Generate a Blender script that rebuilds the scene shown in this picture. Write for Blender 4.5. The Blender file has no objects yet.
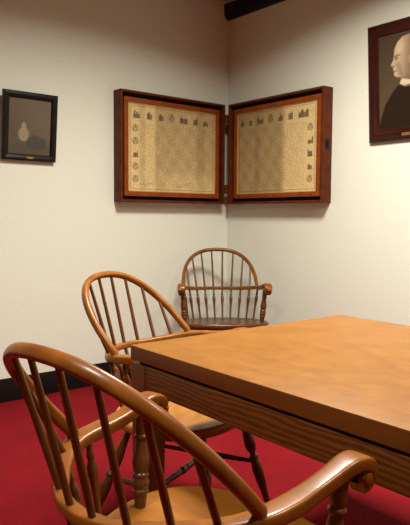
import bpy, bmesh, math, random
from mathutils import Vector, Matrix, Euler
random.seed(7)
PI = math.pi
S = bpy.context.scene
COL = S.collection
rad = math.radians

# ------------------------------------------------------------------ helpers
def new_obj(name, bm, mats, parent=None, smooth=True):
    me = bpy.data.meshes.new(name)
    bmesh.ops.recalc_face_normals(bm, faces=bm.faces)
    bm.to_mesh(me); bm.free()
    if not isinstance(mats, (list, tuple)): mats = [mats]
    for m in mats: me.materials.append(m)
    if smooth:
        for p in me.polygons: p.use_smooth = True
        try: me.set_sharp_from_angle(angle=rad(38))
        except Exception: pass
    o = bpy.data.objects.new(name, me); COL.objects.link(o)
    if parent is not None: o.parent = parent
    return o

def thing(name, label, cat, loc=(0, 0, 0), rot=(0, 0, 0), group=None):
    o = bpy.data.objects.new(name, None); COL.objects.link(o)
    o.location = loc; o.rotation_euler = rot; o.empty_display_size = .1
    o['label'] = label; o['category'] = cat
    if group: o['group'] = group
    return o

def structure(o, label=None, cat=None):
    o['kind'] = 'structure'
    if label: o['label'] = label
    if cat: o['category'] = cat
    return o

def add_box(bm, x0, x1, y0, y1, z0, z1, bevel=0.0, mi=0):
    vs = [bm.verts.new((x, y, z)) for x in (x0, x1) for y in (y0, y1) for z in (z0, z1)]
    idx = [(0, 1, 3, 2), (4, 6, 7, 5), (0, 4, 5, 1), (2, 3, 7, 6), (0, 2, 6, 4), (1, 5, 7, 3)]
    fs = [bm.faces.new([vs[i] for i in f]) for f in idx]
    for f in fs: f.material_index = mi
    if bevel > 0:
        es = list({e for f in fs for e in f.edges})
        bmesh.ops.bevel(bm, geom=es, offset=bevel, segments=2, affect='EDGES', profile=.6)
    return bm

def box(*a, **k):
    bm = bmesh.new(); return add_box(bm, *a, **k)

def frames(pts):
    out = []
    n = len(pts)
    for i in range(n):
        a = pts[max(i - 1, 0)]; b = pts[min(i + 1, n - 1)]
        out.append((b - a).normalized())
    return out

def add_lathe_axis(bm, p0, p1, prof, seg=16):
    """prof: list of (t along p0->p1, radius)"""
    p0 = Vector(p0); p1 = Vector(p1); ax = (p1 - p0); L = ax.length; ax.normalize()
    u = ax.orthogonal().normalized(); v = ax.cross(u)
    rings = []
    for t, r in prof:
        c = p0 + ax * (t * L)
        rings.append([bm.verts.new(c + (u * math.cos(2 * PI * k / seg) + v * math.sin(2 * PI * k / seg)) * r) for k in range(seg)])
    for a, b in zip(rings, rings[1:]):
        for k in range(seg):
            bm.faces.new((a[k], a[(k + 1) % seg], b[(k + 1) % seg], b[k]))
    bm.faces.new(rings[0][::-1]); bm.faces.new(rings[-1])
    return bm

def smooth_prof(keys, n=40):
    """Catmull-Rom interpolation of (t, r) keys"""
    out = []
    for i in range(len(keys) - 1):
        k0 = keys[max(i - 1, 0)]; k1 = keys[i]; k2 = keys[i + 1]; k3 = keys[min(i + 2, len(keys) - 1)]
        m = max(2, int(n * (k2[0] - k1[0])) + 1)
        for j in range(m):
            s = j / m
            r = .5 * (2 * k1[1] + (k2[1] - k0[1]) * s + (2 * k0[1] - 5 * k1[1] + 4 * k2[1] - k3[1]) * s * s + (-k0[1] + 3 * k1[1] - 3 * k2[1] + k3[1]) * s ** 3)
            out.append((k1[0] + (k2[0] - k1[0]) * s, max(r, .002)))
    out.append(keys[-1])
    return out

def catmull(keys, per=8):
    ks = [Vector(k) if len(k) <= 3 else list(k) for k in keys]
    out = []
    n = len(keys)
    for i in range(n - 1):
        k0 = keys[max(i - 1, 0)]; k1 = keys[i]; k2 = keys[i + 1]; k3 = keys[min(i + 2, n - 1)]
        for j in range(per):
            s = j / per
            out.append([.5 * (2 * b + (c - a) * s + (2 * a - 5 * b + 4 * c - d) * s * s + (-a + 3 * b - 3 * c + d) * s ** 3) for a, b, c, d in zip(k0, k1, k2, k3)])
    out.append(list(keys[-1]))
    return out

def add_sweep(bm, path, side_dirs=None, seg=16, power=1.0):
    """path: list of (x,y,z,w,h): elliptical / rounded section, w sideways, h the other way"""
    pts = [Vector(p[:3]) for p in path]
    tg = frames(pts)
    rings = []
    for i, (p, t) in enumerate(zip(pts, tg)):
        s = side_dirs[i] if side_dirs else Vector((0, 0, 1)).cross(t)
        s = (s - t * s.dot(t)).normalized()
        u = t.cross(s).normalized()
        w, h = path[i][3] / 2, path[i][4] / 2
        ring = []
        for k in range(seg):
            a = 2 * PI * k / seg
            c, q = math.cos(a), math.sin(a)
            c = math.copysign(abs(c) ** power, c); q = math.copysign(abs(q) ** power, q)
            ring.append(bm.verts.new(p + s * (c * w) + u * (q * h)))
        rings.append(ring)
    for a, b in zip(rings, rings[1:]):
        for k in range(seg):
            bm.faces.new((a[k], a[(k + 1) % seg], b[(k + 1) % seg], b[k]))
    bm.faces.new(rings[0][::-1]); bm.faces.new(rings[-1])
    return bm

# ------------------------------------------------------------------ materials
def mat(name):
    m = bpy.data.materials.new(name); m.use_nodes = True
    nt = m.node_tree; nt.nodes.clear()
    out = nt.nodes.new('ShaderNodeOutputMaterial'); b = nt.nodes.new('ShaderNodeBsdfPrincipled')
    nt.links.new(b.outputs[0], out.inputs[0])
    return m, nt, b

def N(nt, typ, **k):
    n = nt.nodes.new(typ)
    for a, v in k.items(): setattr(n, a, v)
    return n

def ramp(nt, fac, stops):
    r = N(nt, 'ShaderNodeValToRGB')
    e = r.color_ramp.elements
    while len(e) < len(stops): e.new(.5)
    for el, (p, c) in zip(e, stops): el.position = p; el.color = (*c, 1)
    nt.links.new(fac, r.inputs[0]); return r.outputs[0]

def wood(name, light, dark, scale=(6, 6, 60), rough=.3, coat=.3, grain=.5, bump=.05, wave=None, spec=.35):
    m, nt, b = mat(name)
    tc = N(nt, 'ShaderNodeTexCoord'); mp = N(nt, 'ShaderNodeMapping')
    mp.inputs['Scale'].default_value = scale
    nt.links.new(tc.outputs['Object'], mp.inputs[0])
    n1 = N(nt, 'ShaderNodeTexNoise'); n1.inputs['Scale'].default_value = 1; n1.inputs['Detail'].default_value = 6; n1.inputs['Roughness'].default_value = .65
    nt.links.new(mp.outputs[0], n1.inputs['Vector'])
    fac = n1.outputs[0]
    if wave:
        w = N(nt, 'ShaderNodeTexWave', wave_type='BANDS', bands_direction=wave)
        w.inputs['Scale'].default_value = .55; w.inputs['Distortion'].default_value = 9; w.inputs['Detail'].default_value = 3; w.inputs['Detail Scale'].default_value = .8
        nt.links.new(mp.outputs[0], w.inputs['Vector'])
        mx = N(nt, 'ShaderNodeMix', data_type='FLOAT'); mx.inputs[0].default_value = .5
        nt.links.new(n1.outputs[0], mx.inputs[2]); nt.links.new(w.outputs[1], mx.inputs[3]); fac = mx.outputs[0]
    c = ramp(nt, fac, [(.5 - grain * .4, dark), (.5 + grain * .4, light)])
    nt.links.new(c, b.inputs['Base Color'])
    b.inputs['Roughness'].default_value = rough
    b.inputs['Specular IOR Level'].default_value = spec; b.inputs['Coat Weight'].default_value = coat; b.inputs['Coat Roughness'].default_value = .18
    bp = N(nt, 'ShaderNodeBump'); bp.inputs['Strength'].default_value = bump; bp.inputs['Distance'].default_value = .002
    nt.links.new(fac, bp.inputs['Height']); nt.links.new(bp.outputs[0], b.inputs['Normal'])
    return m

def plain(name, col, rough=.5, metal=0, noise=.0, nscale=40, bump=0, spec=.2):
    m, nt, b = mat(name)
    tc = N(nt, 'ShaderNodeTexCoord'); n1 = N(nt, 'ShaderNodeTexNoise')
    n1.inputs['Scale'].default_value = nscale; n1.inputs['Detail'].default_value = 4
    nt.links.new(tc.outputs['Object'], n1.inputs['Vector'])
    lo = tuple(c * (1 - noise) for c in col); hi = tuple(min(1, c * (1 + noise)) for c in col)
    nt.links.new(ramp(nt, n1.outputs[0], [(.3, lo), (.7, hi)]), b.inputs['Base Color'])
    b.inputs['Roughness'].default_value = rough; b.inputs['Metallic'].default_value = metal; b.inputs['Specular IOR Level'].default_value = spec
    if bump:
        bp = N(nt, 'ShaderNodeBump'); bp.inputs['Strength'].default_value = bump; bp.inputs['Distance'].default_value = .004
        nt.links.new(n1.outputs[0], bp.inputs['Height']); nt.links.new(bp.outputs[0], b.inputs['Normal'])
    return m

def vcol(name, rough=.6, speckle=None):
    m, nt, b = mat(name)
    a = N(nt, 'ShaderNodeVertexColor'); a.layer_name = 'print'
    src = a.outputs[0]
    if speckle: src = speckle(nt, src)
    nt.links.new(src, b.inputs['Base Color']); b.inputs['Roughness'].default_value = rough; b.inputs['Specular IOR Level'].default_value = .08
    return m

def carpet_mat():
    m, nt, b = mat('red_carpet')
    tc = N(nt, 'ShaderNodeTexCoord')
    n1 = N(nt, 'ShaderNodeTexNoise'); n1.inputs['Scale'].default_value = 150; n1.inputs['Detail'].default_value = 4
    n2 = N(nt, 'ShaderNodeTexNoise'); n2.inputs['Scale'].default_value = 5; n2.inputs['Detail'].default_value = 3
    for n in (n1, n2): nt.links.new(tc.outputs['Object'], n.inputs['Vector'])
    mx = N(nt, 'ShaderNodeMix', data_type='FLOAT'); mx.inputs[0].default_value = .3
    nt.links.new(n1.outputs[0], mx.inputs[2]); nt.links.new(n2.outputs[0], mx.inputs[3])
    nt.links.new(ramp(nt, mx.outputs[0], [(.3, CARPET_LO), (.7, CARPET_HI)]), b.inputs['Base Color'])
    b.inputs['Roughness'].default_value = .95; b.inputs['Specular IOR Level'].default_value = .1
    bp = N(nt, 'ShaderNodeBump'); bp.inputs['Strength'].default_value = .5; bp.inputs['Distance'].default_value = .006
    nt.links.new(n1.outputs[0], bp.inputs['Height']); nt.links.new(bp.outputs[0], b.inputs['Normal'])
    return m

def wall_mat():
    m, nt, b = mat('cream_wall_paint')
    tc = N(nt, 'ShaderNodeTexCoord')
    n1 = N(nt, 'ShaderNodeTexNoise'); n1.inputs['Scale'].default_value = 70; n1.inputs['Detail'].default_value = 5
    nt.links.new(tc.outputs['Object'], n1.inputs['Vector'])
    nt.links.new(ramp(nt, n1.outputs[0], [(.3, tuple(c * .93 for c in WALL)), (.7, WALL)]), b.inputs['Base Color'])
    b.inputs['Roughness'].default_value = .85; b.inputs['Specular IOR Level'].default_value = .2
    bp = N(nt, 'ShaderNodeBump'); bp.inputs['Strength'].default_value = .25; bp.inputs['Distance'].default_value = .003
    nt.links.new(n1.outputs[0], bp.inputs['Height']); nt.links.new(bp.outputs[0], b.inputs['Normal'])
    return m

CARPET_LO = (.12, .0032, .0065); CARPET_HI = (.24, .0062, .012)
WALL = (.745, .758, .67)

M_wall = wall_mat(); M_carpet = carpet_mat()
M_ceil = plain('ceiling_paint', (.34, .31, .22), .9, 0, .05, 60)
M_tanwall = wood('bounce_tan_wood', (.34, .22, .09), (.22, .13, .05), (10, 10, 2), .5, 0, .7)  # tan wood invented for the unseen walls, to dim and warm bounce light
M_black = plain('black_baseboard_paint', (.005, .003, .003), .6, 0, .2, 30)
M_beam = plain('dark_stained_beam', (.012, .007, .006), .5, 0, .3, 20)
M_oak = wood('golden_oak', (.31, .110, .012), (.15, .042, .004), (16, 16, 5), .36, .10, .75, spec=.28)
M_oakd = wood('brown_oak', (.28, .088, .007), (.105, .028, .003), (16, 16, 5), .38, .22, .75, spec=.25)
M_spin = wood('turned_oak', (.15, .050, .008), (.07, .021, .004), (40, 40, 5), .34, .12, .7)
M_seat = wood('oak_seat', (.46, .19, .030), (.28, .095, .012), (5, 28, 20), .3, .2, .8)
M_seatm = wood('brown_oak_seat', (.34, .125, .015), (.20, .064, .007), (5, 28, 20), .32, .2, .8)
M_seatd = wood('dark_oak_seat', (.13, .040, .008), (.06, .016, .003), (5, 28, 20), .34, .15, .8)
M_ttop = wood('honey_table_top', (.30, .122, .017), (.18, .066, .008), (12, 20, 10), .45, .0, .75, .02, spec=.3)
M_tedge = wood('shaded_edge_oak', (.165, .050, .007), (.095, .026, .004), (3, 30, 30), .5, .0, .8, spec=.2)  # shade on the table edge is put into this darker colour
M_tapr = wood('shaded_apron_oak', (.165, .052, .008), (.06, .017, .003), (9, 12, 40), .5, .0, .8, .05, 'Z', spec=.2)  # apron darkened in its colour to carry the shade on that side
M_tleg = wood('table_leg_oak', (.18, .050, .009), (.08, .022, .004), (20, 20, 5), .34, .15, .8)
M_case = wood('mahogany_case', (.14, .030, .006), (.045, .010, .003), (14, 14, 14), .5, .0, .8, spec=.15)
M_caseb = plain('groove_shadow_black', (.006, .004, .003), .7)  # near-black paints the groove's shadow onto the back panel
M_inner = wood('reddish_inner_frame', (.30, .060, .008), (.15, .028, .004), (12, 12, 12), .5, .0, .8, spec=.2)
M_margin = plain('lit_paper_margin', (.50, .30, .09), .45, .2, .15)  # pale tone paints in the light on the paper margin
M_brass = plain('aged_brass', (.40, .25, .07), .35, .8, .2)
M_hinge = plain('dull_dark_brass', (.11, .06, .018), .5, .6, .2)
M_darkmetal = plain('dark_iron', (.03, .022, .015), .4, .8, .2)
M_pfl = plain('black_picture_frame', (.010, .007, .006), .35, 0, .2)
M_pfr = wood('dark_mahogany_frame', (.045, .007, .003), (.012, .003, .002), (20, 20, 6), .3, .12, .8, spec=.25)
M_back = plain('backing_board', (.12, .08, .04), .9)

# ------------------------------------------------------------------ room
RX, RY, RZ = 5.6, -5.6, 2.95
T = .1
def room():
    structure(new_obj('floor', box(-T, RX + T, RY - T, T, -.1, 0), M_carpet, smooth=False), 'red carpeted floor', 'floor')
    structure(new_obj('ceiling', box(-T, RX + T, RY - T, T, RZ, RZ + .1), M_ceil, smooth=False), 'plain ceiling above the room', 'ceiling')
    structure(new_obj('wall_left', box(-T, 0, RY - T, 0, 0, RZ), M_wall, smooth=False), 'cream wall on the left of the corner', 'wall')
    structure(new_obj('wall_right', box(-T, RX + T, 0, T, 0, RZ), M_wall, smooth=False), 'cream wall on the right of the corner', 'wall')
    structure(new_obj('wall_back', box(-T, RX + T, RY - T, RY, 0, RZ), M_tanwall, smooth=False), 'unseen wall behind the viewer, toned tan for bounce light', 'wall')
    structure(new_obj('wall_far_right', box(RX, RX + T, RY, 0, 0, RZ), M_tanwall, smooth=False), 'unseen wall at far right of the room, toned tan for bounce light', 'wall')
    structure(new_obj('baseboard_left', box(0, .016, RY, 0, 0, .148, .003), M_black), 'black baseboard along the left wall', 'baseboard')
    structure(new_obj('baseboard_right', box(.016, RX, -.016, 0, 0, .148, .003), M_black), 'black baseboard along the right wall', 'baseboard')
    # dark beam high on the right wall
    bm = bmesh.new()
    prof = [(0, 2.73), (-.022, 2.733), (-.045, 2.76), (-.05, 2.845), (0, 2.845)]
    a = [bm.verts.new((0.0, y, z)) for y, z in prof]; b = [bm.verts.new((RX, y, z)) for y, z in prof]
    for i in range(5): bm.faces.new((a[i], a[(i + 1) % 5], b[(i + 1) % 5], b[i]))
    bm.faces.new(a); bm.faces.new(b[::-1])
    structure(new_obj('trim_1', bm, M_beam, smooth=False), 'dark wooden rail high on the right wall', 'trim')
room()

# ------------------------------------------------------------------ chairs
HR, HB, LEAN, BW, BE = .677, .930, .2407, .267, .828
def bow_pt(t, HB=HB):
    s = math.sin(t); c = math.cos(t)
    u = max(s, 0) ** BE
    return Vector((BW * math.copysign(abs(c) ** BE, c), -LEAN * u, HR + .010 + (HB - HR - .010) * u))
def bow_at_x(x, HB=HB):
    t = math.acos(math.copysign(min(1, abs(x) / BW) ** (1 / BE), x)); return bow_pt(t, HB)
RAIL = [(0, -.168, .643, .030, .024), (.07, -.155, .644, .030, .024), (.135, -.118, .647, .032, .025), (.195, -.073, .653, .037, .027), (.240, -.030, .660, .042, .028),
        (.266, .020, .667, .046, .029), (.276, .080, .672, .048, .031), (.280, .140, .680, .044, .030), (.286, .190, .692, .046, .030),
        (.292, .232, .704, .051, .031), (.296, .262, .705, .055, .031), (.298, .282, .695, .054, .030), (.298, .290, .676, .050, .027), (.297, .282, .657, .043, .024), (.296, .268, .650, .036, .020)]
def rail_path(per=7):
    half = catmull(RAIL, per)
    left = [[-p[0], *p[1:]] for p in half[:0:-1]]
    return left + half
def rail_at_x(x):
    best = None
    for p in catmull(RAIL[:6], 14):
        d = abs(p[0] - abs(x))
        if best is None or d < best[0]: best = (d, p)
    p = best[1]
    return Vector((x, p[1], p[2]))
SEAT_H = [(0, -.125), (.06, -.120), (.12, -.10), (.18, -.062), (.235, -.008), (.28, .06), (.307, .135), (.315, .205), (.306, .27), (.276, .328), (.225, .372), (.155, .400), (.07, .412), (0, .415)]
SEAT_Z = .452
def tilt(y): return .012 + (y - .41) * .068
def seat_top(x, y):
    r = math.hypot(x / .31, (y - .155) / .265)
    dip = .014 * max(0, 1 - (r / .93) ** 4) if r < .93 else 0
    return SEAT_Z + tilt(y) - dip + .009 * math.exp(-(x / .05) ** 2) * max(0, min(1, (y - .2) / .18))
def seat_mesh():
    half = catmull(SEAT_H, 4)
    out = [(p[0], p[1]) for p in half] + [(-p[0], p[1]) for p in half[-2:0:-1]]
    cx, cy = 0, .155
    bm = bmesh.new()
    prof = [(.12, None), (.3, None), (.5, None), (.68, None), (.82, None), (.92, None), (.975, 0), (.995, -.006), (1.0, -.014), (.995, -.024), (.975, -.034), (.93, -.041), (.80, -.043), (.4, -.043)]
    rings = []
    for f, dz in prof:
        ring = []
        for x, y in out:
            X = cx + (x - cx) * f; Y = cy + (y - cy) * f
            ring.append(bm.verts.new((X, Y, seat_top(X, Y) if dz is None else SEAT_Z + tilt(Y) + dz)))
        rings.append(ring)
    n = len(out)
    c0 = bm.verts.new((cx, cy, seat_top(cx, cy))); c1 = bm.verts.new((cx, cy, SEAT_Z + tilt(cy) - .043))
    for k in range(n):
        bm.faces.new((c0, rings[0][k], rings[0][(k + 1) % n]))
        bm.faces.new((c1, rings[-1][(k + 1) % n], rings[-1][k]))
    for a, b in zip(rings, rings[1:]):
        for k in range(n): bm.faces.new((a[k], b[k], b[(k + 1) % n], a[(k + 1) % n]))
    return bm

LEG_PROF = smooth_prof([(0, .011), (.10, .0125), (.22, .016), (.36, .022), (.42, .020), (.455, .0125), (.475, .012), (.49, .019), (.51, .0195), (.525, .014), (.55, .017), (.62, .0215), (.72, .0205), (.88, .015), (1, .0125)], 60)
POST_PROF = smooth_prof([(0, .0135), (.05, .0145), (.11, .0165), (.15, .0175), (.165, .0205), (.185, .0205), (.20, .018), (.255, .0225), (.31, .0185), (.325, .0210), (.345, .0205), (.36, .0175), (.43, .0215), (.50, .021), (.60, .0165), (.665, .0140), (.685, .0145), (.695, .0185), (.72, .0185), (.735, .0150), (.80, .0165), (1, .015)], 60)
STR_PROF = smooth_prof([(0, .008), (.25, .011), (.42, .0125), (.455, .010), (.48, .0155), (.52, .0155), (.545, .010), (.58, .0125), (.75, .011), (1, .008)], 50)

def make_chair(label, loc, rz, frame_m, spin_m, seat_m, group, HB=HB, hand_drop=0):
    t = thing('windsor_armchair', label, 'chair', loc, (0, 0, rz), group)
    new_obj('seat', seat_mesh(), seat_m, t)
    # bow
    n = 56
    path = []
    ext = []
    for i in range(n + 1):
        p = bow_pt(PI * i / n, HB); ext.append((p.x, p.y, p.z, .028, .025))
    e0 = (BW + .001, .002, HR - .014, .026, .024); e1 = (-BW - .001, .002, HR - .014, .026, .024)
    path = [e0] + ext + [e1]
    nrm = Vector((0, .72, .69))
    bow = bmesh.new(); add_sweep(bow, path, [nrm] * len(path), 16, .85)
    new_obj('back_bow', bow, frame_m, t)
    rl = bmesh.new(); rp = rail_path()
    for q in rp: q[2] -= hand_drop * max(0, min(1, (q[1] - .08) / .12))
    add_sweep(rl, rp, None, 28, .42)
    rail = new_obj('arm_rail', rl, frame_m, t)
    # scroll roundels on each hand
    for s in (-1, 1):
        for q in (-1, 1):
            c = Vector((s * .297, .270, .675 - hand_drop)); d = Vector((q * 1.0, 0, 0))
            bm = bmesh.new(); add_lathe_axis(bm, c + d * .010, c + d * .0265, [(0, .018), (.55, .018), (.7, .014), (.8, .015), (1, .009)], 14)
            new_obj('hand_scroll', bm, frame_m, rail)
    # spindles
    for i in range(8):
        k = min(i, 7 - i); sg = -1 if i < 4 else 1
        b = bow_at_x(sg * (.240, .192, .122, .042)[k], HB)
        r = rail_at_x(sg * (.223, .164, .100, .033)[k])
        fx = (.192, .139, .083, .028)[k]
        fy = -.085 + (fx / .19) ** 2 * .075
        f = Vector((sg * fx, fy, seat_top(fx, fy) - .012))
        bm = bmesh.new()
        low = smooth_prof([(0, .0065), (.12, .0065), (.35, .0075), (.52, .0095), (.63, .0125), (.70, .0120), (.76, .0075), (.80, .0095), (.84, .0072), (1, .0070)], 34)
        add_lathe_axis(bm, f, r + Vector((0, 0, .0)), low, 10)
        add_lathe_axis(bm, r, b, [(0, .0072), (.3, .0075), (.8, .0066), (1, .0062)], 10)
        new_obj('spindle', bm, spin_m, t)
    for s in (-1, 1):
        bm = bmesh.new()
        low = smooth_prof([(0, .0065), (.12, .0065), (.35, .0075), (.52, .0095), (.63, .0125), (.70, .0120), (.76, .0075), (.80, .0095), (.84, .0072), (1, .0070)], 34)
        add_lathe_axis(bm, (s * .235, .055, SEAT_Z - .012), (s * .268, .040, .668), low, 10)
        new_obj('short_spindle', bm, spin_m, t)
        bm = bmesh.new()
        add_lathe_axis(bm, (s * .271, .200, SEAT_Z - .012), (s * .289, .222, .694 - hand_drop), POST_PROF, 14)
        new_obj('arm_post', bm, spin_m, t)
    # legs + stretchers
    tops = {(-1, 1): (-.155, .30), (1, 1): (.155, .30), (-1, -1): (-.14, -.01), (1, -1): (.14, -.01)}
    ZT = {1: SEAT_Z - .038, -1: SEAT_Z - .058}
    feet = {(-1, 1): (-.265, .385), (1, 1): (.265, .385), (-1, -1): (-.225, -.150), (1, -1): (.225, -.150)}
    def at(k, z):
        u = (ZT[k[1]] - z) / ZT[k[1]]; a = Vector(tops[k]); b = Vector(feet[k]); q = a + (b - a) * u
        return Vector((q.x, q.y, z))
    for k in tops:
        bm = bmesh.new(); add_lathe_axis(bm, at(k, ZT[k[1]]), at(k, 0), LEG_PROF, 14)
        new_obj('leg', bm, spin_m, t)
    for s in (-1, 1):
        bm = bmesh.new(); add_lathe_axis(bm, at((s, -1), .185), at((s, 1), .185), STR_PROF, 12)
        new_obj('stretcher', bm, spin_m, t)
    a = (at((-1, -1), .185) + at((-1, 1), .185)) / 2; b = (at((1, -1), .185) + at((1, 1), .185)) / 2
    bm = bmesh.new(); add_lathe_axis(bm, a, b, STR_PROF, 12); new_obj('stretcher', bm, spin_m, t)
    return t

G = 'windsor armchairs around the table and corner'
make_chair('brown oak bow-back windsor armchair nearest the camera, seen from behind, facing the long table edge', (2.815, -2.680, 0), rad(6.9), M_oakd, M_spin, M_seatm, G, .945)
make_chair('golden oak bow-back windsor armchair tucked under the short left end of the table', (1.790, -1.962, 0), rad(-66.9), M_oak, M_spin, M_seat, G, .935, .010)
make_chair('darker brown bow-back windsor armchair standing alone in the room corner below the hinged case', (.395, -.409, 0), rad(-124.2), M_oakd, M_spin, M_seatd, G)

# ------------------------------------------------------------------ table
def make_table():
    TW, TL, TZ = 1.04, 1.245, .762
    t = thing('dining_table', 'honey brown rectangular wooden table with thick top, deep apron and square legs', 'table', (2.118, -2.2825, 0), (0, 0, rad(-.89)))
    bm = box(0, TL, 0, TW, TZ - .046, TZ, .0025)
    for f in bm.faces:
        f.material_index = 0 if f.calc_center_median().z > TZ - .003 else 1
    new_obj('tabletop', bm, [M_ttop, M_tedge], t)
    for y0 in (.022, TW - .060):
        new_obj('slide_rail', box(.022, TL - .022, y0, y0 + .038, TZ - .056, TZ - .0455), M_tedge, t, smooth=False)
    za, zb = .626, TZ - .056
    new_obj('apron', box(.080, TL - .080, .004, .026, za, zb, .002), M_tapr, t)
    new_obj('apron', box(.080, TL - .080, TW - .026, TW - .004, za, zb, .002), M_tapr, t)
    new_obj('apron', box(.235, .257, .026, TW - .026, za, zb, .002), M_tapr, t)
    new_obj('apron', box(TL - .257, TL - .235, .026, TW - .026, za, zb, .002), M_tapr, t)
    for x in (.001, TL - .083):
        for y in (.001, TW - .083):
            bm = bmesh.new()
            # square leg, straight under the frame and slightly tapered to the foot
            zs = [(zb, 0), (za - .03, 0), (za - .05, .001), (.10, .007), (0, .009)]
            rings = []
            for z, q in zs:
                rings.append([bm.verts.new((x + a, y + b, z)) for a, b in ((q, q), (.082 - q, q), (.082 - q, .082 - q), (q, .082 - q))])
            for A, B in zip(rings, rings[1:]):
                for k in range(4): bm.faces.new((A[k], A[(k + 1) % 4], B[(k + 1) % 4], B[k]))
            bm.faces.new(rings[0][::-1]); bm.faces.new(rings[-1])
            long = [e for e in bm.edges if abs(e.verts[0].co.z - e.verts[1].co.z) > .005]
            bmesh.ops.bevel(bm, geom=long, offset=.003, segments=2, affect='EDGES')
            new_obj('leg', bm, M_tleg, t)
make_table()

# ------------------------------------------------------------------ printed sheets
def print_sheet(name, w, h, nx, ny, colfn, m, parent, loc=(0, 0, 0), mtx=None):
    """flat sheet in local x (right) / z (up), facing -y; colour per vertex from colfn(u, v)"""
    me = bpy.data.meshes.new(name)
    vs = []; cols = []
    for j in range(ny + 1):
        for i in range(nx + 1):
            u, v = i / nx, j / ny
            vs.append((w * u, 0, h * v)); cols.append(colfn(u, v))
    nv = len(vs)
    fs = [(j * (nx + 1) + i, j * (nx + 1) + i + 1, (j + 1) * (nx + 1) + i + 1, (j + 1) * (nx + 1) + i) for j in range(ny) for i in range(nx)]
    # real thickness: a back face and sides
    vs += [(0, .002, 0), (w, .002, 0), (w, .002, h), (0, .002, h)]; cols += [(.2, .14, .08)] * 4
    c = [0, nx, ny * (nx + 1) + nx, ny * (nx + 1)]
    fs.append((nv + 3, nv + 2, nv + 1, nv))
    for a in range(4):
        b = (a + 1) % 4; fs.append((c[a], nv + a, nv + b, c[b]))
    me.from_pydata(vs, [], fs); me.update()
    at = me.color_attributes.new('print', 'FLOAT_COLOR', 'POINT')
    flat = []
    for q in cols: flat += [q[0], q[1], q[2], 1]
    at.data.foreach_set('color', flat)
    me.materials.append(m)
    o = bpy.data.objects.new(name, me); COL.objects.link(o)
    if parent: o.parent = parent
    if mtx is not None: o.matrix_local = mtx
    else: o.location = loc
    return o

def sm(a, b, x):
    t = max(0, min(1, (x - a) / (b - a))); return t * t * (3 - 2 * t)
def mix(a, b, t): return tuple(p + (q - p) * t for p, q in zip(a, b))

def paper_speckle(nt, src):
    tc = N(nt, 'ShaderNodeTexCoord'); mp = N(nt, 'ShaderNodeMapping'); mp.inputs['Scale'].default_value = (90, 1, 160)
    nt.links.new(tc.outputs['Object'], mp.inputs[0])
    n = N(nt, 'ShaderNodeTexNoise'); n.inputs['Scale'].default_value = 1; n.inputs['Detail'].default_value = 3
    nt.links.new(mp.outputs[0], n.inputs['Vector'])
    r = ramp(nt, n.outputs[0], [(.35, (.55, .50, .44)), (.62, (1, 1, 1))])
    mx = N(nt, 'ShaderNodeMix', data_type='RGBA', blend_type='MULTIPLY'); mx.inputs[0].default_value = .8
    nt.links.new(src, mx.inputs[6]); nt.links.new(r, mx.inputs[7])
    return mx.outputs[2]
M_paper = vcol('aged_printed_paper', .7, paper_speckle)
M_print = vcol('framed_print', .55)

class Vign:
    """small engraved building / medallion, as an ink density over its own box"""
    def __init__(s, kind, seed):
        r = random.Random(seed); s.kind = kind
        s.tow = [(r.uniform(.1, .9), r.uniform(.06, .14), r.uniform(.55, 1.0)) for _ in range(3)]
        s.body = r.uniform(.45, .7)
    def ink(s, a, b):
        if not (0 <= a <= 1 and 0 <= b <= 1): return 0
        if s.kind == 'oval':
            d = math.hypot((a - .5) / .5, (b - .5) / .5)
            return .0 if d > 1 else (.75 if d > .82 else .45 + .3 * math.sin(9 * a) * math.sin(7 * b))
        d = 0
        if b < .14: d = .5
        if .08 < a < .92 and b < s.body: d = .62 + .25 * (math.sin(a * 40) > .2)
        for x, w, h in s.tow:
            if abs(a - x) < w * (1 if b < h - .18 else max(0, (h - b) / .18)) and b < h: d = max(d, .85)
        return d

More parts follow.
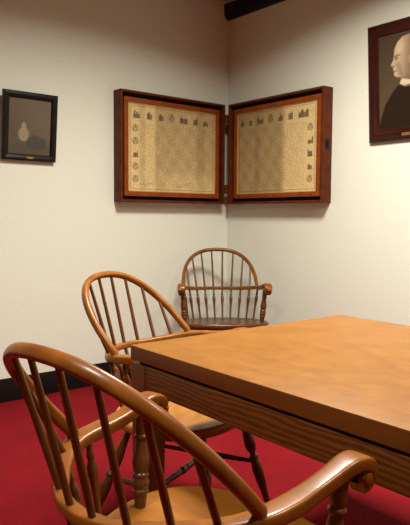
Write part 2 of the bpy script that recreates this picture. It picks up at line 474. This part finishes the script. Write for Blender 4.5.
def document(side):
    V = []
    wtop = [.085, .07, .065, .06, .10, .055, .075]
    if side == 'right': wtop = wtop[::-1]; wtop = [.06, .05, .09, .06, .065, .065, .125]
    x = .075 if side == 'left' else .06
    xs = []
    gap = (.985 - .045 - sum(wtop)) / 7
    for k, w in enumerate(wtop):
        V.append((x - .03, x - .03 + w, .835, .935, Vign('build' if k not in (3,) else 'oval', k + (10 if side == 'left' else 30)))); x += w + gap
    for k in range(5):
        zc = .72 - k * .145
        xc = .075 if side == 'left' else .925
        kind = 'oval' if (k in (0, 1, 3, 4) and side == 'left') or (k in (0, 4) and side == 'right') else 'build'
        V.append((xc - .032, xc + .032, zc - .042, zc + .042, Vign(kind, k + (50 if side == 'left' else 70))))
    r = random.Random(3 if side == 'left' else 9)
    P1 = (.76, .58, .29); P2 = (.31, .225, .10); INK = (.10, .07, .045)
    rows = 34
    rowph = [r.uniform(0, 20) for _ in range(rows + 1)]
    def f(u, v):
        # faded folds of the paper
        if side == 'left':
            st = .55 * (sm(.27, .31, u)) * (1 - .25 * sm(.3, .8, u)) + .35 * (sm(.10, .13, u) - sm(.17, .19, u)) + .25 * (sm(.75, .8, u) - sm(.85, .9, u))
            st -= .5 * (1 - sm(.12, .30, v)) * sm(.2, .5, u) * .6
        else:
            st = .75 * (1 - sm(.56, .66, u)) + .15 * (sm(.22, .25, u) - sm(.28, .33, u))
        st += .10 * math.sin(u * 37 + v * 5) * math.sin(v * 23)
        c = mix(P1, P2, max(0, min(1, st)))
        ink = 0
        e = min(u, 1 - u) * .81; e2 = min(v, 1 - v) * .62
        m_ = min(e, e2)
        if .012 < m_ < .0165: ink = .75
        if .021 < m_ < .0235: ink = max(ink, .4)
        inx = (.14 < u < .955) if side == 'left' else (.045 < u < .86)
        if inx and .05 < v < .80:
            k = int(v * rows * 1.25) % rows; ph = v * rows * 1.25 % 1
            if ph < .5:
                g = math.sin(u * 130 + rowph[k] * 3) + math.sin(u * 71 + rowph[k]) * .8
                ink = max(ink, .20 if g > -.3 else .03)
            if side == 'left' and .8 < v: ink = 0
        for x0, x1, z0, z1, g in V:
            if x0 <= u <= x1 and z0 <= v <= z1: ink = max(ink, g.ink((u - x0) / (x1 - x0), (v - z0) / (z1 - z0)))
        # flourish signatures near the foot of the sheet
        if .045 < v < .12:
            for k, cx in enumerate((.2, .62) if side == 'left' else ()):
                du = u - cx
                if abs(du) < .09:
                    y = .080 + .014 * math.sin(du * 120 + k) * math.sin(du * 41 + 2) + du * (.30 if k else .12)
                    if abs(v - y) < .007: ink = max(ink, .4)
        return mix(c, INK, ink)
    return f

# ------------------------------------------------------------------ hinged display case
def make_case():
    t = thing('display_case', 'open hinged wooden case with two framed printed documents, mounted across the room corner', 'display case', (0, 0, 1.2786))
    H, W, D, g = .769, .950, .0957, .1115
    r = .016
    # local half: x along wall from hinge (0) to outer end (W), y depth (0 wall .. -D front), z up.
    # right half lies on the wall y=0 ; left half is its mirror on the wall x=0
    MR = Matrix.Translation((g, 0, 0))
    ML = Matrix(((0, 1, 0, 0), (-1, 0, 0, 0), (0, 0, 1, 0), (0, 0, 0, 1)))  # placeholder, set below
    for side in ('right', 'left'):
        def place(bm):
            for v in bm.verts:
                x, y, z = v.co
                v.co = (g + x, y, z) if side == 'right' else (-y, -(g + x), z)
            if side == 'left': bmesh.ops.reverse_faces(bm, faces=bm.faces)
            return bm
        bm = bmesh.new()
        add_box(bm, 0, W, -D, 0, 0, r, .002); add_box(bm, 0, W, -D, 0, H - r, H, .002)
        add_box(bm, 0, r, -D, 0, r, H - r, .002); add_box(bm, W - r, W, -D, 0, r, H - r, .002)
        shell = new_obj('case_frame', place(bm), M_case, t)
        new_obj('back_panel', place(box(r, W - r, -.045, 0, r, H - r)), M_caseb, t, smooth=False)
        # inner moulded frame
        gp = .026; a0 = r + gp; fw = .033; yf = -D + .022; yb = -.0445
        bm = bmesh.new()
        add_box(bm, a0, W - a0, yf, yb, a0, a0 + fw, .003); add_box(bm, a0, W - a0, yf, yb, H - a0 - fw, H - a0, .003)
        add_box(bm, a0, a0 + fw, yf, yb, a0 + fw, H - a0 - fw, .003); add_box(bm, W - a0 - fw, W - a0, yf, yb, a0 + fw, H - a0 - fw, .003)
        inner = new_obj('inner_frame', place(bm), M_inner, t)
        i0 = a0 + fw; q = .006
        bm = bmesh.new()
        add_box(bm, i0, W - i0, yf + .006, yb, i0, i0 + q); add_box(bm, i0, W - i0, yf + .006, yb, H - i0 - q, H - i0)
        add_box(bm, i0, i0 + q, yf + .006, yb, i0, H - i0); add_box(bm, W - i0 - q, W - i0, yf + .006, yb, i0, H - i0)
        new_obj('lit_margin_strip', place(bm), M_margin, inner, smooth=False)  # added strip, stands for the lit margin of the paper
        d0 = i0 + q; w = W - 2 * d0; h = H - 2 * d0
        # sheet: local +x to the viewer's right, facing out of the wall
        if side == 'right':
            M = Matrix.Translation((g + d0, yf + .012, d0))
        else:
            M = Matrix.Translation((-(yf + .012), -(g + W - d0), d0)) @ Matrix.Rotation(rad(90), 4, 'Z')
        print_sheet('document', w, h, 230, 180, document(side), M_paper, t, mtx=M)
        # screws in the inner frame
        for fx in (.08, .5, .92):
            for z in (a0 + fw / 2, H - a0 - fw / 2):
                x = a0 + (W - 2 * a0) * fx
                bm = bmesh.new(); add_lathe_axis(bm, (x, yf + .001, z), (x, yf - .0015, z), [(0, .005), (.7, .005), (1, .003)], 10)
                new_obj('screw', place(bm), M_darkmetal, inner)
    # hinges at the folded corner edges
    for z in (.115, .655):
        bm = bmesh.new()
        add_lathe_axis(bm, (.1045, -.1045, z - .035), (.1045, -.1045, z + .035), [(0, .006), (.3, .006), (.31, .0075), (.34, .006), (.66, .006), (.69, .0075), (.7, .006), (1, .006)], 12)
        add_box(bm, .1045, g + .002, -.0985, -.0955, z - .035, z + .035)
        add_box(bm, .0955, .0985, -g - .002, -.1045, z - .035, z + .035)
        new_obj('hinge', bm, M_hinge, t)
    # latch on the outer end of the right half
    bm = box(g + W - .001, g + W + .004, -.066, -.030, .355, .425, .002)
    add_box(bm, g + W + .003, g + W + .010, -.056, -.042, .375, .400, .003)
    new_obj('latch', bm, M_darkmetal, t)
make_case()

# ------------------------------------------------------------------ framed pictures
def frame_mesh(w, h, prof):
    """prof: list of (inset, y) from outer edge to inner lip; mitred all round; local x right, z up, faces -y"""
    bm = bmesh.new(); rings = []
    for i, y in prof:
        rings.append([bm.verts.new(c) for c in ((i, y, i), (w - i, y, i), (w - i, y, h - i), (i, y, h - i))])
    m = len(rings)
    for a in range(m):
        A = rings[a]; B = rings[(a + 1) % m]
        for k in range(4): bm.faces.new((A[k], A[(k + 1) % 4], B[(k + 1) % 4], B[k]))
    return bm

def still_life(u, v):
    bg = mix((.105, .082, .055), (.150, .120, .085), sm(.1, .9, u * .5 + v * .5))
    c = bg
    c = mix(c, (.085, .066, .046), .6 * (1 - sm(.16, .20, v)))               # table band
    # pale jug and a slate cloth
    c = mix(c, (.060, .062, .060), .8 * (1 - sm(.85, 1.1, math.hypot((u - .66) / .26, (v - .22) / .13))))
    c = mix(c, (.30, .25, .17), .85 * (1 - sm(.8, 1.1, math.hypot((u - .36) / .13, (v - .36) / .13))))
    c = mix(c, (.30, .25, .17), .85 * (1 - sm(.8, 1.1, math.hypot((u - .36) / .06, (v - .50) / .08))))
    c = mix(c, (.12, .05, .03), .6 * (1 - sm(.8, 1.2, math.hypot((u - .62) / .06, (v - .33) / .045))))
    n = .06 * math.sin(u * 61 + v * 17) * math.sin(v * 47 - u * 9)
    return tuple(x * (1 + n) for x in c)

def make_left_picture():
    w, h = .357, .421
    lean = math.atan2(.045, h)
    t = thing('framed_picture', 'small black-framed muted still life picture hanging on the left wall', 'picture', (.012, -1.873, 1.523), (lean, 0, rad(90)))
    prof = [(0, 0), (0, -.020), (.004, -.024), (.018, -.026), (.034, -.021), (.040, -.015), (.040, 0)]
    new_obj('frame', frame_mesh(w, h, prof), M_pfl, t, smooth=False)
    new_obj('backing', box(.004, w - .004, -.004, 0, .004, h - .004), M_back, t, smooth=False)
    print_sheet('picture_print', w - .078, h - .078, 60, 70, still_life, M_print, t, (.039, -.009, .039))
    new_obj('nameplate', box(w / 2 - .022, w / 2 + .022, -.0275, -.0235, .013, .025, .001), M_brass, t)
make_left_picture()

def poly_dist(poly, x, y):
    """signed distance to a polygon (negative inside)"""
    d = 1e9; ins = False; n = len(poly)
    for i in range(n):
        x0, y0 = poly[i]; x1, y1 = poly[(i + 1) % n]
        ex, ey = x1 - x0, y1 - y0
        t = max(0, min(1, ((x - x0) * ex + (y - y0) * ey) / (ex * ex + ey * ey)))
        d = min(d, math.hypot(x - x0 - ex * t, y - y0 - ey * t))
        if (y0 > y) != (y1 > y) and x < x0 + (y - y0) * ex / ey: ins = not ins
    return -d if ins else d

def portrait_fn(w, h):
    # coordinates in metres from the lower-left of the sheet
    head = [(.150, .300), (.121, .306), (.108, .318), (.106, .330), (.112, .338), (.101, .346), (.104, .353), (.100, .359), (.103, .366), (.086, .377), (.088, .385), (.104, .410), (.103, .424), (.108, .440), (.112, .470),
            (.130, .505), (.165, .532), (.210, .540), (.255, .525), (.285, .490), (.295, .445), (.288, .400), (.275, .355), (.268, .300), (.262, .240), (.180, .240), (.165, .280)]
    suit = [(.0, .0), (.0, .03), (.045, .15), (.095, .215), (.125, .243), (.150, .266), (.205, .258), (.270, .270), (.33, .235), (.41, .17), (w, .12), (w, .0)]
    collar = [(.146, .262), (.154, .284), (.170, .290), (.215, .276), (.265, .285), (.272, .266), (.210, .252), (.172, .248)]
    hair = [(.255, .525), (.215, .505), (.225, .455), (.232, .40), (.240, .36), (.270, .345), (.300, .40), (.305, .45), (.290, .50)]
    ear = [(.212, .372), (.205, .398), (.212, .420), (.228, .424), (.234, .402), (.226, .374)]
    def f(u, v):
        x, y = u * w, v * h
        c = mix((.085, .056, .032), (.050, .032, .018), sm(.2, 1, v) * .7 + .2 * abs(u - .4))
        d = poly_dist(suit, x, y); c = mix((.020, .011, .006), c, sm(-.006, .008, d))
        d = poly_dist(head, x, y)
        skin = mix((.42, .31, .20), (.15, .095, .055), sm(.13, .235, x - (y - .42) * .18) * .85)
        skin = mix(skin, (.55, .43, .30), .6 * (1 - sm(.0, .05, math.hypot(x - .145, (y - .475) * .7))))
        # eye socket, brow, nostril, mouth, cheek, jaw
        skin = mix(skin, (.08, .05, .03), .75 * (1 - sm(.006, .018, math.hypot(x - .124, (y - .414) * 1.3))))
        skin = mix(skin, (.10, .06, .04), .7 * (1 - sm(.003, .008, abs(y - .428 - (x - .12) * .15))) * (1 - sm(.02, .03, abs(x - .128))))
        skin = mix(skin, (.12, .07, .045), .7 * (1 - sm(.004, .010, math.hypot(x - .106, y - .371))))
        skin = mix(skin, (.12, .07, .045), .7 * (1 - sm(.002, .006, abs(y - .341))) * (1 - sm(.012, .022, abs(x - .112))))
        skin = mix(skin, (.16, .10, .065), .5 * (1 - sm(.008, .025, abs(x - .135 - (.38 - y) * .3))) * (1 - sm(.03, .05, abs(y - .35))))
        skin = mix(skin, (.14, .09, .055), .7 * (1 - sm(.29, .315, y)) * sm(.14, .17, x))
        c = mix(skin, c, sm(-.003, .003, d))
        d = poly_dist(hair, x, y); c = mix((.16, .12, .085), c, sm(-.010, .010, d))
        d = poly_dist(ear, x, y); c = mix((.30, .21, .135), c, sm(-.004, .004, d))
        d = poly_dist(collar, x, y); c = mix((.50, .42, .30), c, sm(-.004, .004, d))
        return c
    return f

def make_right_picture():
    w, h = .60, .708
    lean = math.atan2(.045, h)
    t = thing('framed_portrait', 'dark mahogany framed photograph of a balding man in a dark suit, on the right wall', 'picture', (1.374, -.003, 1.648), (lean, 0, 0))
    prof = [(0, 0), (0, -.014), (.004, -.021), (.014, -.028), (.026, -.030), (.040, -.028), (.054, -.020), (.064, -.015), (.070, -.015), (.074, -.011), (.074, 0)]
    new_obj('frame', frame_mesh(w, h, prof), M_pfr, t)
    new_obj('backing', box(.006, w - .006, -.004, 0, .006, h - .006), M_back, t, smooth=False)
    pw, ph = w - .146, h - .146
    print_sheet('photograph', pw, ph, 110, 140, portrait_fn(pw, ph), M_print, t, (.073, -.008, .073))
    new_obj('nameplate', box(w / 2 - .055, w / 2 + .055, -.0318, -.024, .024, .042, .001), M_brass, t)
make_right_picture()

# ------------------------------------------------------------------ lights
def area(name, loc, sx, sy, power, col, rot=(0, 0, 0), spread=180):
    l = bpy.data.lights.new(name, 'AREA'); l.shape = 'RECTANGLE'; l.size = sx; l.size_y = sy
    l.energy = power; l.color = col; l.spread = rad(spread)
    o = bpy.data.objects.new(name, l); COL.objects.link(o); o.location = loc; o.rotation_euler = rot
    return o
WARM = (1.0, .945, .815)
area('ceiling_light_near_corner', (2.0, -1.40, 2.88), .55, .55, 96, WARM, spread=155)
area('ceiling_light_over_table', (4.0, -1.40, 2.88), .55, .55, 46, WARM, spread=155)
area('ceiling_light_left_side', (2.9, -3.7, 2.88), .55, .55, 46, WARM, spread=155)
W = bpy.data.worlds.new('room_air'); S.world = W; W.use_nodes = True
W.node_tree.nodes['Background'].inputs[0].default_value = (1, .85, .6, 1)
W.node_tree.nodes['Background'].inputs[1].default_value = .0

# ------------------------------------------------------------------ camera
cam = bpy.data.cameras.new('camera'); co = bpy.data.objects.new('camera', cam); COL.objects.link(co)
yaw, pit, rol = rad(-50.5111), rad(-4.1118), rad(.3399)
Fv = Vector((math.sin(yaw) * math.cos(pit), math.cos(yaw) * math.cos(pit), math.sin(pit)))
Rv = Vector((math.cos(yaw), -math.sin(yaw), 0)); Uv = Rv.cross(Fv)
R2 = Rv * math.cos(rol) + Uv * math.sin(rol); U2 = Uv * math.cos(rol) - Rv * math.sin(rol)
mw = Matrix((R2, U2, -Fv)).transposed().to_4x4(); mw.translation = (3.791, -3.3532, 1.17)
co.matrix_world = mw
cam.sensor_fit = 'VERTICAL'; cam.sensor_height = 24; cam.lens = 621.5955 * 24 / 525
cam.clip_start = .05
S.camera = co
S.view_settings.view_transform = 'Standard'; S.view_settings.look = 'None'
S.view_settings.gamma = 1; S.view_settings.exposure = .05; S.view_settings.use_curve_mapping = False
